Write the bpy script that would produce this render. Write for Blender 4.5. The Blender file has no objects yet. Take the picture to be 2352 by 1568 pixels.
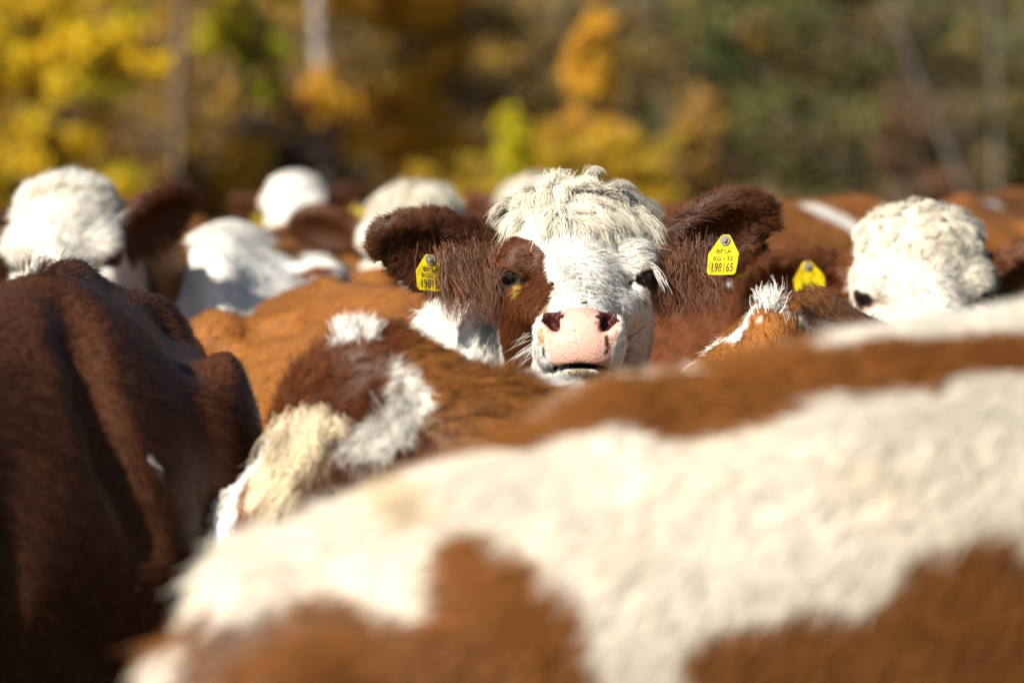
import bpy, bmesh, math, os
import numpy as np
from mathutils import Matrix, Vector
from mathutils.bvhtree import BVHTree

HAIR = float(os.environ.get('HAIRF', '1'))      # fraction of hairs, 1 for the real picture
rng = np.random.default_rng(7)
sc = bpy.context.scene
col = sc.collection
f32 = np.float32

# ------------------------------------------------------------------ camera
FPX = 8820.0                       # focal length in pixels of a 2352 px wide frame (135 mm on 36 mm)
HORIZON = 390.0
TH = math.atan((784 - HORIZON) / FPX)
CAM = np.array([0.0, 0.0, 1.54])
FW = np.array([0, math.cos(TH), -math.sin(TH)])
UPV = np.array([0, math.sin(TH), math.cos(TH)])
RT = np.array([1.0, 0, 0])
cd = bpy.data.cameras.new('camera')
cam = bpy.data.objects.new('camera', cd)
col.objects.link(cam)
cam.location = CAM
cam.rotation_euler = (math.radians(90) - TH, 0, 0)
cd.lens = 135
cd.sensor_width = 36
cd.clip_end = 2000
cd.dof.use_dof = True
cd.dof.focus_distance = 6.2
cd.dof.aperture_fstop = 2.8
sc.camera = cam

# ------------------------------------------------------------------ world, sun, exposure
SUN = np.array([-0.54, -0.66, 0.56])
SUN /= np.linalg.norm(SUN)
w = bpy.data.worlds.new('World')
sc.world = w
w.use_nodes = True
nt = w.node_tree
sky = nt.nodes.new('ShaderNodeTexSky')
sky.sky_type = 'NISHITA'
sky.sun_disc = False
sky.sun_elevation = math.asin(SUN[2])
sky.sun_rotation = math.atan2(SUN[0], SUN[1])
nt.links.new(sky.outputs[0], nt.nodes['Background'].inputs[0])
nt.nodes['Background'].inputs[1].default_value = 0.05
sl = bpy.data.lights.new('sun', 'SUN')
so = bpy.data.objects.new('sun', sl)
col.objects.link(so)
sl.energy = 5.0
sl.angle = math.radians(0.5)
sl.color = (1.0, 0.93, 0.81)
so.rotation_euler = Vector(SUN).to_track_quat('Z', 'Y').to_euler()
so.location = (-6, -5, 9)
vs = sc.view_settings
vs.view_transform = 'Standard'
vs.look = 'None'
vs.gamma = 1
vs.exposure = 0.82
sc.cycles.use_denoising = True
sc.cycles.max_bounces = 6
sc.cycles.transparent_max_bounces = 4
try:
    sc.cycles_curves.shape = 'RIBBONS'
    sc.cycles_curves.subdivisions = 2
except Exception:
    pass


def P(px, py, Z):
    """point seen at pixel (px, py) of the 2352 x 1568 view, Z metres along the view axis"""
    return CAM + Z * (FW + (px - 1176) / FPX * RT + (784 - py) / FPX * UPV)


def proj(p):
    q = p - CAM
    z = q @ FW
    return 1176 + FPX * (q @ RT) / z, 784 - FPX * (q @ UPV) / z, z


def nrm(v):
    v = np.asarray(v, float)
    return v / (np.linalg.norm(v, axis=-1, keepdims=True) + 1e-9)


# smooth noise made of sines
_K = rng.normal(size=(3, 10, 3))
_PH = rng.uniform(0, 6.28, (3, 10))


def noise(p, freq, ch=0):
    a = (p * freq) @ _K[ch].T + _PH[ch]
    return np.sin(a).sum(1) / 4.0


# ------------------------------------------------------------------ materials
def mat(name):
    m = bpy.data.materials.new(name)
    m.use_nodes = True
    return m, m.node_tree, m.node_tree.nodes['Principled BSDF']


def attr_mat(name, attr, rough, spec=0.3, mul=1.0, bump=None, transl=0.0, rattr=None):
    m, t, b = mat(name)
    a = t.nodes.new('ShaderNodeAttribute')
    a.attribute_name = attr
    out = a.outputs['Color']
    if mul != 1.0:
        mx = t.nodes.new('ShaderNodeMix')
        mx.data_type = 'RGBA'
        mx.blend_type = 'MULTIPLY'
        mx.inputs[0].default_value = 1
        t.links.new(out, mx.inputs[6])
        mx.inputs[7].default_value = (mul, mul, mul, 1)
        out = mx.outputs[2]
    t.links.new(out, b.inputs['Base Color'])
    b.inputs['Roughness'].default_value = rough
    b.inputs['Specular IOR Level'].default_value = spec
    if bump:
        n = t.nodes.new('ShaderNodeTexNoise')
        n.inputs['Scale'].default_value = bump[0]
        n.inputs['Detail'].default_value = 5
        tc = t.nodes.new('ShaderNodeTexCoord')
        t.links.new(tc.outputs['Object'], n.inputs['Vector'])
        bp = t.nodes.new('ShaderNodeBump')
        bp.inputs['Strength'].default_value = bump[1]
        bp.inputs['Distance'].default_value = bump[2]
        t.links.new(n.outputs[0], bp.inputs['Height'])
        t.links.new(bp.outputs[0], b.inputs['Normal'])
    if rattr:
        r = t.nodes.new('ShaderNodeAttribute')
        r.attribute_name = rattr
        mr = t.nodes.new('ShaderNodeMapRange')
        mr.inputs[3].default_value = rough
        mr.inputs[4].default_value = 0.27
        t.links.new(r.outputs['Fac'], mr.inputs[0])
        t.links.new(mr.outputs[0], b.inputs['Roughness'])
    if transl:
        tr = t.nodes.new('ShaderNodeBsdfTranslucent')
        ms = t.nodes.new('ShaderNodeMixShader')
        ms.inputs[0].default_value = transl
        t.links.new(out, tr.inputs[0])
        t.links.new(b.outputs[0], ms.inputs[1])
        t.links.new(tr.outputs[0], ms.inputs[2])
        t.links.new(ms.outputs[0], t.nodes['Material Output'].inputs[0])
    return m


M_HIDE = attr_mat('cow_hide', 'coat', 0.75, 0.2, 1.0, (330, 0.55, 0.003), rattr='bare')
_t = M_HIDE.node_tree                     # brown specks on the bare nose
_b = _t.nodes['Principled BSDF']
_src = _b.inputs['Base Color'].links[0].from_socket
_n = _t.nodes.new('ShaderNodeTexNoise')
_n.inputs['Scale'].default_value = 190
_n.inputs['Detail'].default_value = 3
_c = _t.nodes.new('ShaderNodeTexCoord')
_t.links.new(_c.outputs['Object'], _n.inputs['Vector'])
_r = _t.nodes.new('ShaderNodeMapRange')
_r.inputs[1].default_value = .60
_r.inputs[2].default_value = .70
_t.links.new(_n.outputs[0], _r.inputs[0])
_q = _t.nodes.new('ShaderNodeMath')
_q.operation = 'MULTIPLY'
_t.links.new(_r.outputs[0], _q.inputs[0])
_t.links.new([n for n in _t.nodes if n.type == 'ATTRIBUTE' and n.attribute_name == 'bare'][0].outputs['Fac'], _q.inputs[1])
_x = _t.nodes.new('ShaderNodeMix')
_x.data_type = 'RGBA'
_t.links.new(_q.outputs[0], _x.inputs[0])
_t.links.new(_src, _x.inputs[6])
_x.inputs[7].default_value = (.33, .14, .08, 1)
_t.links.new(_x.outputs[2], _b.inputs['Base Color'])
M_FUR = attr_mat('cow_fur', 'coat', 0.40, 0.28, transl=0.12)
_t = M_FUR.node_tree                      # hairs lie along the hide and take most of their shading normal from it
_a = _t.nodes.new('ShaderNodeAttribute')
_a.attribute_name = 'hide_normal'
_g = _t.nodes.new('ShaderNodeNewGeometry')
_m = _t.nodes.new('ShaderNodeMix')
_m.data_type = 'VECTOR'
_m.inputs[0].default_value = .72
_n = _t.nodes.new('ShaderNodeVectorMath')
_n.operation = 'NORMALIZE'
_t.links.new(_g.outputs['Normal'], _m.inputs[4])
_t.links.new(_a.outputs['Vector'], _m.inputs[5])
_t.links.new(_m.outputs[1], _n.inputs[0])
_t.links.new(_n.outputs[0], _t.nodes['Principled BSDF'].inputs['Normal'])
_t.links.new(_n.outputs[0], [n for n in _t.nodes if n.type == 'BSDF_TRANSLUCENT'][0].inputs['Normal'])
M_LEAF = attr_mat('autumn_leaf', 'tint', 0.6, 0.2, transl=0.3)
M_TWIG = attr_mat('bark', 'tint', 0.85, 0.1, bump=(9, 0.6, 0.02))


def plain(name, c, rough=0.5, spec=0.5, noise_amt=0.0, scale=30):
    m, t, b = mat(name)
    b.inputs['Base Color'].default_value = (*c, 1)
    b.inputs['Roughness'].default_value = rough
    b.inputs['Specular IOR Level'].default_value = spec
    if noise_amt:
        n = t.nodes.new('ShaderNodeTexNoise')
        n.inputs['Scale'].default_value = scale
        n.inputs['Detail'].default_value = 6
        r = t.nodes.new('ShaderNodeValToRGB')
        r.color_ramp.elements[0].position = 0.3
        r.color_ramp.elements[1].position = 0.7
        r.color_ramp.elements[0].color = tuple(x * (1 - noise_amt) for x in c) + (1,)
        r.color_ramp.elements[1].color = tuple(min(1, x * (1 + noise_amt * .4)) for x in c) + (1,)
        tc = t.nodes.new('ShaderNodeTexCoord')
        t.links.new(tc.outputs['Object'], n.inputs['Vector'])
        t.links.new(n.outputs[0], r.inputs[0])
        t.links.new(r.outputs[0], b.inputs['Base Color'])
    return m


M_EYE = plain('eyeball', (0.008, 0.005, 0.005), 0.12, 0.45)
M_TAG = plain('yellow_tag_plastic', (0.80, 0.60, 0.005), 0.45, 0.4, 0.6, 75)
M_INK = plain('tag_print', (0.035, 0.028, 0.015), 0.7, 0.2)
M_STUD = plain('stud_metal', (0.22, 0.21, 0.19), 0.3, 0.6)


# ------------------------------------------------------------------ implicit surfaces
def smin(a, b, k):
    h = np.maximum(k - np.abs(a - b), 0) / k
    return np.minimum(a, b) - h * h * k * f32(0.25)


class Field:
    def __init__(self, lo, hi, h0, dense=()):
        self.ax = []
        for i in range(3):
            e = [(d[0][i], d[1][i], d[2]) for d in dense]
            x = lo[i]
            c = [x]
            while x < hi[i]:
                h = h0
                for a, b, s in e:
                    if a - h0 <= x <= b:
                        h = min(h, s)
                x += h
                c.append(x)
            self.ax.append(np.array(c, f32))
        self.F = np.full([len(a) for a in self.ax], 0.5, f32)

    def sub(self, lo, hi):
        s = []
        for i in range(3):
            a = max(0, np.searchsorted(self.ax[i], lo[i]) - 1)
            b = min(len(self.ax[i]), np.searchsorted(self.ax[i], hi[i]) + 1)
            s.append(slice(a, max(b, a)))
        s = tuple(s)
        X = self.ax[0][s[0]][:, None, None]
        Y = self.ax[1][s[1]][None, :, None]
        Z = self.ax[2][s[2]][None, None, :]
        return s, X, Y, Z

    def put(self, fn, lo, hi, k, cut=False):
        s, X, Y, Z = self.sub(np.asarray(lo) - k * 1.3 - .01, np.asarray(hi) + k * 1.3 + .01)
        if self.F[s].size == 0:
            return
        d = fn(X, Y, Z).astype(f32)
        if cut:
            self.F[s] = -smin(-self.F[s], d, f32(k))
        else:
            self.F[s] = smin(self.F[s], d, f32(k))

    def ell(self, c, ax, r, k=.03, cut=False):
        c = np.asarray(c, float)
        A = np.asarray(ax, float)
        r = np.asarray(r, float)
        ext = np.sqrt(((A * r[:, None]) ** 2).sum(0))

        def fn(X, Y, Z):
            x, y, z = X - f32(c[0]), Y - f32(c[1]), Z - f32(c[2])
            k0 = 0
            k1 = 0
            for i in range(3):
                q = (x * f32(A[i, 0]) + y * f32(A[i, 1]) + z * f32(A[i, 2])) / f32(r[i])
                k0 = k0 + q * q
                k1 = k1 + q * q / f32(r[i] ** 2)
            k0 = np.sqrt(k0)
            return k0 * (k0 - 1) / (np.sqrt(k1) + f32(1e-4))
        self.put(fn, c - ext, c + ext, k, cut)

    def cone(self, a, b, r1, r2, k=.03, cut=False):
        a = np.asarray(a, float)
        b = np.asarray(b, float)
        v = b - a
        L = max(v @ v, 1e-9)

        def fn(X, Y, Z):
            x, y, z = X - f32(a[0]), Y - f32(a[1]), Z - f32(a[2])
            t = np.clip((x * f32(v[0]) + y * f32(v[1]) + z * f32(v[2])) / f32(L), 0, 1)
            return np.sqrt((x - t * f32(v[0])) ** 2 + (y - t * f32(v[1])) ** 2 + (z - t * f32(v[2])) ** 2) - (f32(r1) + t * f32(r2 - r1))
        m = max(r1, r2)
        self.put(fn, np.minimum(a, b) - m, np.maximum(a, b) + m, k, cut)

    def mesh(self):
        F = self.F
        S = F < 0
        n = F.shape
        c = np.zeros([n[0] - 1, n[1] - 1, n[2] - 1], np.uint8)
        for i in (0, 1):
            for j in (0, 1):
                for k in (0, 1):
                    c += S[i:n[0] - 1 + i, j:n[1] - 1 + j, k:n[2] - 1 + k]
        act = np.nonzero((c > 0) & (c < 8))
        I, J, K = act
        idx = np.full(c.shape, -1, np.int32)
        idx[act] = np.arange(len(I))
        pos = np.zeros((len(I), 3))
        cnt = np.zeros(len(I))
        cor = [(i, j, k) for i in (0, 1) for j in (0, 1) for k in (0, 1)]
        for a in cor:
            for d in range(3):
                if a[d]:
                    continue
                b = list(a)
                b[d] = 1
                va = F[I + a[0], J + a[1], K + a[2]]
                vb = F[I + b[0], J + b[1], K + b[2]]
                m = (va < 0) != (vb < 0)
                t = np.where(m, va / np.where(m, va - vb, 1), 0)
                pa = np.stack([self.ax[0][I + a[0]], self.ax[1][J + a[1]], self.ax[2][K + a[2]]], 1)
                pb = np.stack([self.ax[0][I + b[0]], self.ax[1][J + b[1]], self.ax[2][K + b[2]]], 1)
                pos += np.where(m[:, None], pa + (pb - pa) * t[:, None], 0)
                cnt += m
        pos /= cnt[:, None]
        quads = []
        for d in range(3):
            e1, e2 = (d + 1) % 3, (d + 2) % 3
            sa = [slice(1, -1)] * 3
            sb = [slice(1, -1)] * 3
            sa[d] = slice(0, -1)
            sb[d] = slice(1, None)
            A, B = S[tuple(sa)], S[tuple(sb)]
            ed = np.nonzero(A != B)
            g = [ed[0].copy(), ed[1].copy(), ed[2].copy()]
            for q in range(3):
                if q != d:
                    g[q] = g[q] + 1
            inside = A[ed]

            def at(o1, o2):
                h = [x for x in g]
                h[e1] = h[e1] + o1
                h[e2] = h[e2] + o2
                return idx[h[0], h[1], h[2]]
            q = np.stack([at(-1, -1), at(0, -1), at(0, 0), at(-1, 0)], 1)
            q[~inside] = q[~inside][:, ::-1]
            quads.append(q)
        Q = np.concatenate(quads)
        Q = Q[(Q >= 0).all(1)]
        for _ in range(2):                                # light smoothing
            acc = np.zeros_like(pos)
            n_ = np.zeros(len(pos))
            for a, b in ((0, 1), (1, 2), (2, 3), (3, 0)):
                for k in range(3):
                    acc[:, k] += np.bincount(Q[:, a], pos[Q[:, b], k], len(pos))
                n_ += np.bincount(Q[:, a], minlength=len(pos))
            pos = pos * .5 + .5 * acc / np.maximum(n_, 1)[:, None]
        return pos, Q


def link(o, parent=None):
    col.objects.link(o)
    if parent:
        o.parent = parent
        o.matrix_parent_inverse = parent.matrix_basis.inverted()
    return o


def mesh_obj(name, V, Fc, m, parent=None, smooth=True):
    me = bpy.data.meshes.new(name)
    V = np.asarray(V, np.float32)
    Fc = np.asarray(Fc, np.int32)
    k = Fc.shape[1]
    me.vertices.add(len(V))
    me.vertices.foreach_set('co', V.ravel())
    me.loops.add(Fc.size)
    me.loops.foreach_set('vertex_index', Fc.ravel())
    me.polygons.add(len(Fc))
    me.polygons.foreach_set('loop_start', np.arange(0, Fc.size, k, dtype=np.int32))
    me.polygons.foreach_set('loop_total', np.full(len(Fc), k, np.int32))
    if smooth:
        me.polygons.foreach_set('use_smooth', np.ones(len(Fc), bool))
    me.update(calc_edges=True)
    me.materials.append(m)
    return link(bpy.data.objects.new(name, me), parent)


def set_col(me, name, c, domain='POINT'):
    a = me.attributes.new(name, 'FLOAT_COLOR', domain)
    a.data.foreach_set('color', np.concatenate([c, np.ones((len(c), 1))], 1).astype(f32).ravel())


def set_val(me, name, v, domain='POINT'):
    a = me.attributes.new(name, 'FLOAT', domain)
    a.data.foreach_set('value', np.asarray(v, f32))


def thing(name, loc, label, cat, group=None):
    o = bpy.data.objects.new(name, None)
    o.empty_display_size = .2
    o.location = loc
    link(o)
    o['label'] = label
    o['category'] = cat
    if group:
        o['group'] = group
    return o


# ------------------------------------------------------------------ hair
def fur_obj(name, parent, pts, rad, c, nor):
    N, K, _ = pts.shape
    h = bpy.data.hair_curves.new(name)
    h.add_curves([K] * N)
    h.attributes['position'].data.foreach_set('vector', pts.astype(f32).ravel())
    a = h.attributes.get('radius') or h.attributes.new('radius', 'FLOAT', 'POINT')
    a.data.foreach_set('value', rad.astype(f32).ravel())
    ca = h.attributes.new('coat', 'FLOAT_COLOR', 'CURVE')
    ca.data.foreach_set('color', np.concatenate([c, np.ones((N, 1))], 1).astype(f32).ravel())
    na = h.attributes.new('hide_normal', 'FLOAT_VECTOR', 'CURVE')
    na.data.foreach_set('vector', np.asarray(nor).astype(f32).ravel())
    h.materials.append(M_FUR)
    return link(bpy.data.objects.new(name, h), parent)


def grow(root, nor, flow, L, lift, width, K=4, clump=.012, camt=.5, curl=0.0, grav=.15, jit=.22, seed=1, curlf=9.0, cvar=.35):
    """curves from the roots: (points N,K,3), (radius N,K), clump shade N"""
    r = np.random.default_rng(seed)
    N = len(root)
    ft = nrm(flow - (flow * nor).sum(1, keepdims=True) * nor)
    # clumps: jittered cells share a centre, a direction and a shade
    q = np.floor((root + r.normal(size=(N, 3)) * clump * .18) / clump).astype(np.int64)
    key = (q[:, 0] * 73856093) ^ (q[:, 1] * 19349663) ^ (q[:, 2] * 83492791)
    _, inv = np.unique(key, return_inverse=True)
    inv = inv.ravel()
    nc = inv.max() + 1
    cn = np.bincount(inv, minlength=nc)
    cen = np.stack([np.bincount(inv, root[:, k], nc) / cn for k in range(3)], 1)[inv]
    cdir = r.normal(size=(nc, 3))[inv] * cvar
    cshade = r.normal(size=nc)[inv]
    L = np.asarray(L)[:, None] * r.uniform(.65, 1.15, (N, 1)) * (1 + .2 * cshade[:, None].clip(-1.5, 1.5))
    lift = np.asarray(lift)
    lift = lift[:, None] if lift.ndim else lift
    d0 = nrm(ft + lift * nor + r.normal(size=(N, 3)) * jit + cdir)
    side = np.cross(d0, nor)
    ph = r.uniform(0, 6.28, nc)[inv][:, None] + r.normal(size=(N, 1)) * .5
    pts = np.empty((N, K, 3))
    for i in range(K):
        t = i / (K - 1)
        p = root + d0 * L * t + (-.35 * lift * nor + np.array([0, 0, -grav])) * L * t * t
        p = p + (cen - root) * camt * t ** 1.3
        if curl:
            p = p + (side * np.sin(ph + curlf * t) + nor * .6 * np.cos(ph + curlf * t)) * curl * L * t ** .8
        pts[:, i] = p
    prof = np.linspace(1, .18, K) ** .8
    rad = np.broadcast_to(prof, (N, K)) * width * .5 * r.uniform(.7, 1.3, (N, 1))
    return pts, rad, cshade


# ------------------------------------------------------------------ cows
WHITE = np.array([.82, .78, .71])
CREAM = np.array([.66, .54, .36])
BROWN = np.array([.235, .088, .018])
RED = np.array([.125, .038, .012])
DARK = np.array([.085, .028, .012])
EARB = np.array([.100, .035, .013])
PINK = np.array([.62, .36, .29])

TR = np.array([  # trunk: x, top, bottom, half width
    [-.90, 1.19, 1.12, .02], [-.84, 1.25, .92, .11], [-.76, 1.30, .76, .185], [-.60, 1.34, .66, .245], [-.42, 1.355, .60, .275],
    [-.20, 1.345, .55, .315], [.08, 1.34, .52, .345], [.30, 1.35, .54, .320], [.48, 1.37, .58, .265], [.62, 1.345, .64, .215],
    [.74, 1.28, .72, .16], [.84, 1.15, .85, .06], [.88, 1.05, .95, .02]])


class Cow:
    def __init__(s, label, wither, forward, scale=1.0, pitch=0.0, head=None, hscale=1.0, coarse=.03, fine=.014, ear=None,
                 bones=1.0, body_fine=None, neck_mid=None, rump=0.0, hook=1.0, grooves=()):
        fx, fy = nrm(np.array(forward, float))
        cp, sp = math.cos(pitch), math.sin(pitch)
        s.F = np.array([fx * cp, fy * cp, sp])
        s.L = np.array([-fy, fx, 0])
        s.U = np.cross(s.F, s.L)
        s.s = scale
        s.O = np.asarray(wither, float) - scale * (.48 * s.F + 1.37 * s.U)
        s.hc, s.hax = None, None
        s.hs = hscale
        s.label = label
        s.paint = []
        s.extra = None
        s.ear = ear or {}
        B = s.pt
        ax = np.array([s.F, s.L, s.U])
        if head is None:                      # (position, yaw direction xy, nose drop from the camera-facing pose)
            head = (B(1.08, 0, 1.06), forward, math.radians(-45))
        hp, hdir, hp_ = head[:3]
        roll = head[3] if len(head) > 3 else 0
        hx, hy = nrm(np.array(hdir, float))
        ed = np.array([hx, hy, 0])
        eu = np.array([-hy, hx, 0])           # cow's left; for a cow facing the camera this is picture right
        ew = np.array([0, 0, 1.0])
        c_, s_ = math.cos(hp_), math.sin(hp_)
        ed, ew = ed * c_ + ew * s_, ew * c_ - ed * s_
        c_, s_ = math.cos(roll), math.sin(roll)
        eu, ew = eu * c_ + ew * s_, ew * c_ - eu * s_
        s.hc = np.asarray(hp, float)
        s.hax = np.array([eu, ed, ew])
        H = s.hpt
        # ---- grid
        lo = np.minimum.reduce([B(x, y, z) for x in (-1.05, .95) for y in (-.42, .42) for z in (-.02, 1.5)] + [s.hc - .45])
        hi = np.maximum.reduce([B(x, y, z) for x in (-1.05, .95) for y in (-.42, .42) for z in (-.02, 1.5)] + [s.hc + .45])
        he = .42 * hscale
        dense = [(s.hc - [he, he, .28], s.hc + [he, he, .26], fine)]
        if body_fine:
            dense.append(body_fine)
        G = Field(lo - .05, hi + .05, coarse, dense)
        S = scale
        # ---- trunk
        tr = TR.astype(f32)

        def trunk(X, Y, Z):
            x, y, z = X - f32(s.O[0]), Y - f32(s.O[1]), Z - f32(s.O[2])
            l = [(x * f32(a[0]) + y * f32(a[1]) + z * f32(a[2])) / f32(S) for a in ax]
            lx = np.clip(l[0], -.9, .88)
            top = np.interp(lx, tr[:, 0], tr[:, 1])
            bot = np.interp(lx, tr[:, 0], tr[:, 2])
            hw = np.interp(lx, tr[:, 0], tr[:, 3])
            if bones > .5:
                hw = hw * (1 + .010 * np.sin((lx + .12 * (l[2] - 1)) * 68) * np.clip(1 - ((lx - .08) / .26) ** 2, 0, 1))
            if rump:
                top = np.maximum(top - rump * np.clip((-.08 - lx) / .75, 0, 1), bot + .04)
            zc = (top * .45 + bot * .55)
            h = np.where(l[2] > zc, top - zc, zc - bot)
            q = ((np.abs(l[1]) / hw) ** 2.15 + (np.abs(l[2] - zc) / h) ** 2.15) ** (1 / 2.15)
            d = (q - 1) * np.minimum(hw, h) * .9
            d = d + np.abs(l[0] - lx)
            return d * S
        G.put(trunk, lo, hi, .02)
        E = lambda x, y, z, a, b, c, k=.05, cut=False: [G.ell(B(x, sg * y, z), ax, np.array([a, b, c]) * S, k * S, cut) for sg in (1, -1)]
        bo = bones
        rd = lambda x: rump * min(1, max(0, (-.08 - x) / .75))
        G.cone(B(-.78, 0, 1.29 - rd(-.78)), B(-.40, 0, 1.325 - rd(-.4)), .035 * S, .045 * S, .06 * S)
        G.cone(B(-.40, 0, 1.325 - rd(-.4)), B(.46, 0, 1.33), .045 * S, .05 * S, .07 * S)
        if bo > .2:
            E(-.42, .235 * hook, 1.265 - rd(-.42), .075, .06, .065, .07)                     # hook bones
        E(-.80, .12, 1.17 - rd(-.8), .06, .05, .06, .05)                         # pin bones
        E(-.60, .185 - .05 * (bo < .2), .93 - rd(-.6) - .06 * (bo < .2), .22, .105, .32, .08)                        # thighs
        E(.40, .225 - .03 * (bo < .2), 1.02, .17, .085, .30, .07)                        # shoulders
        if bo > .2:
            E(-.235, .335, 1.19, .13, .085 * bo, .10, .06, True)           # flank hollows
        if bo > .2:
            E(.19, .37, 1.05, .045, .075 * bo, .28, .05, True)             # crease behind the shoulder
        if bo > .2:
            E(-.62, .26, 1.20, .11, .06 * bo, .07, .05, True)              # between hook and pin
        E(-.33, .10, 1.385, .16, .055, .035, .05, True)                # beside the loin
        G.ell(B(0, 0, .62), ax, np.array([.55, .26, .16]) * S, .1 * S)
        for sg in (1, -1):                                             # legs
            fl = [(.42, .17, .80, .095), (.44, .17, .44, .055), (.42, .17, .12, .038), (.45, .17, .04, .055)]
            hl = [(-.58, .18, .80, .13), (-.53, .19, .58, .085), (-.72, .16, .46, .052), (-.68, .16, .12, .038), (-.66, .16, .04, .055)]
            for ch in (fl, hl):
                for a, b in zip(ch, ch[1:]):
                    G.cone(B(a[0], a[1] * sg, a[2]), B(b[0], b[1] * sg, b[2]), a[3] * S, b[3] * S, .05 * S)
        tl = [(-.80, 0, 1.295 - rd(-.8), .045), (-.88, 0, 1.20 - rd(-.8), .035), (-.88, 0, 1.0, .024), (-.86, 0, .6, .02), (-.86, 0, .42, .045), (-.86, 0, .30, .02)]
        for a, b in zip(tl, tl[1:]):
            G.cone(B(*a[:3]), B(*b[:3]), a[3] * S, b[3] * S, .03 * S)
        # ---- neck
        n0, n1 = B(.52, 0, 1.24), B(.60, 0, .98)
        h0, h1 = H(0, -.12, .05), H(0, -.09, -.075)
        if neck_mid is not None:
            mid = np.asarray(neck_mid, float)
            G.cone(n0, mid + s.U * .05, .12 * S, .10 * S, .08)
            G.cone(mid + s.U * .05, h0, .10 * S, .075, .06)
            G.cone(n1, mid - s.U * .12, .20 * S, .14 * S, .08)
            G.cone(mid - s.U * .12, h1, .14 * S, .095, .06)
            G.cone(B(.52, 0, 1.12), mid, .2 * S, .14 * S, .08)
        else:
            G.cone(n0, h0, .12 * S, .075, .08)
            G.cone(n1, h1, .20 * S, .095, .06)
            G.cone(B(.52, 0, 1.12), (h0 + h1) / 2, .2 * S, .10, .08)
        # ---- head
        hs = hscale
        hx_ = s.hax
        HE = lambda c, r, k=.02, cut=False, A=None: G.ell(H(*c), hx_ if A is None else A, np.array(r) * hs, k * hs, cut)
        HC = lambda a, b, r1, r2, k=.03, cut=False: G.cone(H(*a), H(*b), r1 * hs, r2 * hs, k * hs, cut)
        HE((0, -.055, .035), (.112, .105, .098))
        HE((0, -.095, .090), (.080, .065, .044), .05)
        for g in (1, -1):
            HE((g * .066, -.085, .092), (.034, .045, .034), .03)      # corners of the poll
        HC((0, .0, -.005), (0, .235, -.092), .076, .050, .04)
        HC((0, -.04, -.14), (0, .20, -.150), .08, .045, .05)
        for g in (1, -1):
            HE((g * .078, -.015, -.075), (.045, .085, .105), .04)     # cheeks
            HE((g * .090, .000, .032), (.036, .045, .028), .025)      # brows
            HE((g * .062, .06, -.055), (.035, .09, .03), .03)
        HE((0, .250, -.105), (.072, .066, .058), .025)                # muzzle
        HE((0, .285, -.100), (.066, .042, .050), .02)                 # nose pad
        HE((0, .225, -.150), (.056, .068, .030), .012)                # chin
        for g in (1, -1):
            HE((g * .050, .284, -.078), (.022, .030, .028), .012)     # wing of the nostril
            A = np.array([nrm(hx_[0] * g * .55 + hx_[2] * .83), nrm(hx_[1]), nrm(np.cross(hx_[0] * g * .55 + hx_[2] * .83, hx_[1]))])
            HE((g * .043, .320, -.066), (.0195, .042, .0105), .006, True, A)
            HE((g * .048, .318, -.058), (.010, .036, .012), .006, True, A)
            HE((g * .060, .306, -.055), (.014, .016, .005), .006, True)
            HE((g * .086, .052, -.010), (.014, .030, .012), .015, True)
            # eye: lid bulge, socket opening
            HE((g * .103, .016, -.002), (.027, .027, .025), .02)
            od = nrm(hx_[0] * g * .62 + hx_[1] * .78)
            os_ = nrm(np.cross(hx_[2], od))
            A = np.array([od, os_, np.cross(od, os_)])
            c = H(g * .103, .016, -.005) + od * .026 * hs
            HE((g * .100, .024, .017), (.026, .022, .010), .012)      # heavy upper lid
            G.ell(c, A, np.array([.018, .026, .0115]) * hs, .004 * hs, True)
        for q in range(-3, 4):                                        # mouth line, corners lower than the middle
            HE((q * .0165, .305 - .004 * abs(q), -.1325 - .0011 * q * q), (.013, .05, .0030), .003, True)
        HE((0, .345, -.140), (.008, .03, .02), .006, True)
        # ---- ears
        s.ears = {}
        for g in (1, -1):
            ec, ea, ro = s.ear.get(g, ((g * .222, -.06, .035), (g * .96, .0, .24), .0))[:3]
            es = (s.ear.get(g, (0, 0, 0, 1)) + (1,))[3]
            a = nrm(hx_.T @ np.array(ea))
            b0 = nrm(np.cross(a, hx_[1]) * -g)
            b0 = b0 if (b0 @ hx_[2]) > 0 else -b0
            c0 = nrm(np.cross(a, b0))
            c0 = c0 if (c0 @ hx_[1]) > 0 else -c0
            b = b0 * math.cos(ro) + c0 * math.sin(ro)                  # roll tips the upper rim to the front
            c_ax = nrm(np.cross(a, b))
            c_ax = c_ax if (c_ax @ hx_[1]) > 0 else -c_ax
            A = np.array([a, b, c_ax])
            C = H(*ec)
            s.ears[g] = (C, A)
            HC((g * .098, -.055, -.002), (ec[0] * .66, ec[1], ec[2] * .55), .042, .040, .03)
            G.ell(C, A, np.array([.110, .064, .026]) * hs * es, .018 * hs)
            G.ell(C + (c_ax * .032 + a * .010 - b * .006) * hs * es, A, np.array([.096, .051, .034]) * hs * es, .008 * hs, True)
        s.V, s.Q = G.mesh()
        s._bvh = None
        if grooves:                                                    # folds of the hide, found where the picture shows them
            for chain in grooves:
                hp3 = [(s.hit(a, b), r_) for a, b, r_ in chain]
                for (a, ra), (b, rb) in zip(hp3, hp3[1:]):
                    G.cone(a, b, ra, rb, .05, True)
            s._bvh = None
            s.V, s.Q = G.mesh()
        s.T = np.concatenate([s.Q[:, :3], s.Q[:, [0, 2, 3]]])
        fn = np.cross(s.V[s.T[:, 1]] - s.V[s.T[:, 0]], s.V[s.T[:, 2]] - s.V[s.T[:, 0]])
        s.area = np.linalg.norm(fn, axis=1) / 2
        vn = np.zeros_like(s.V)
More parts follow.
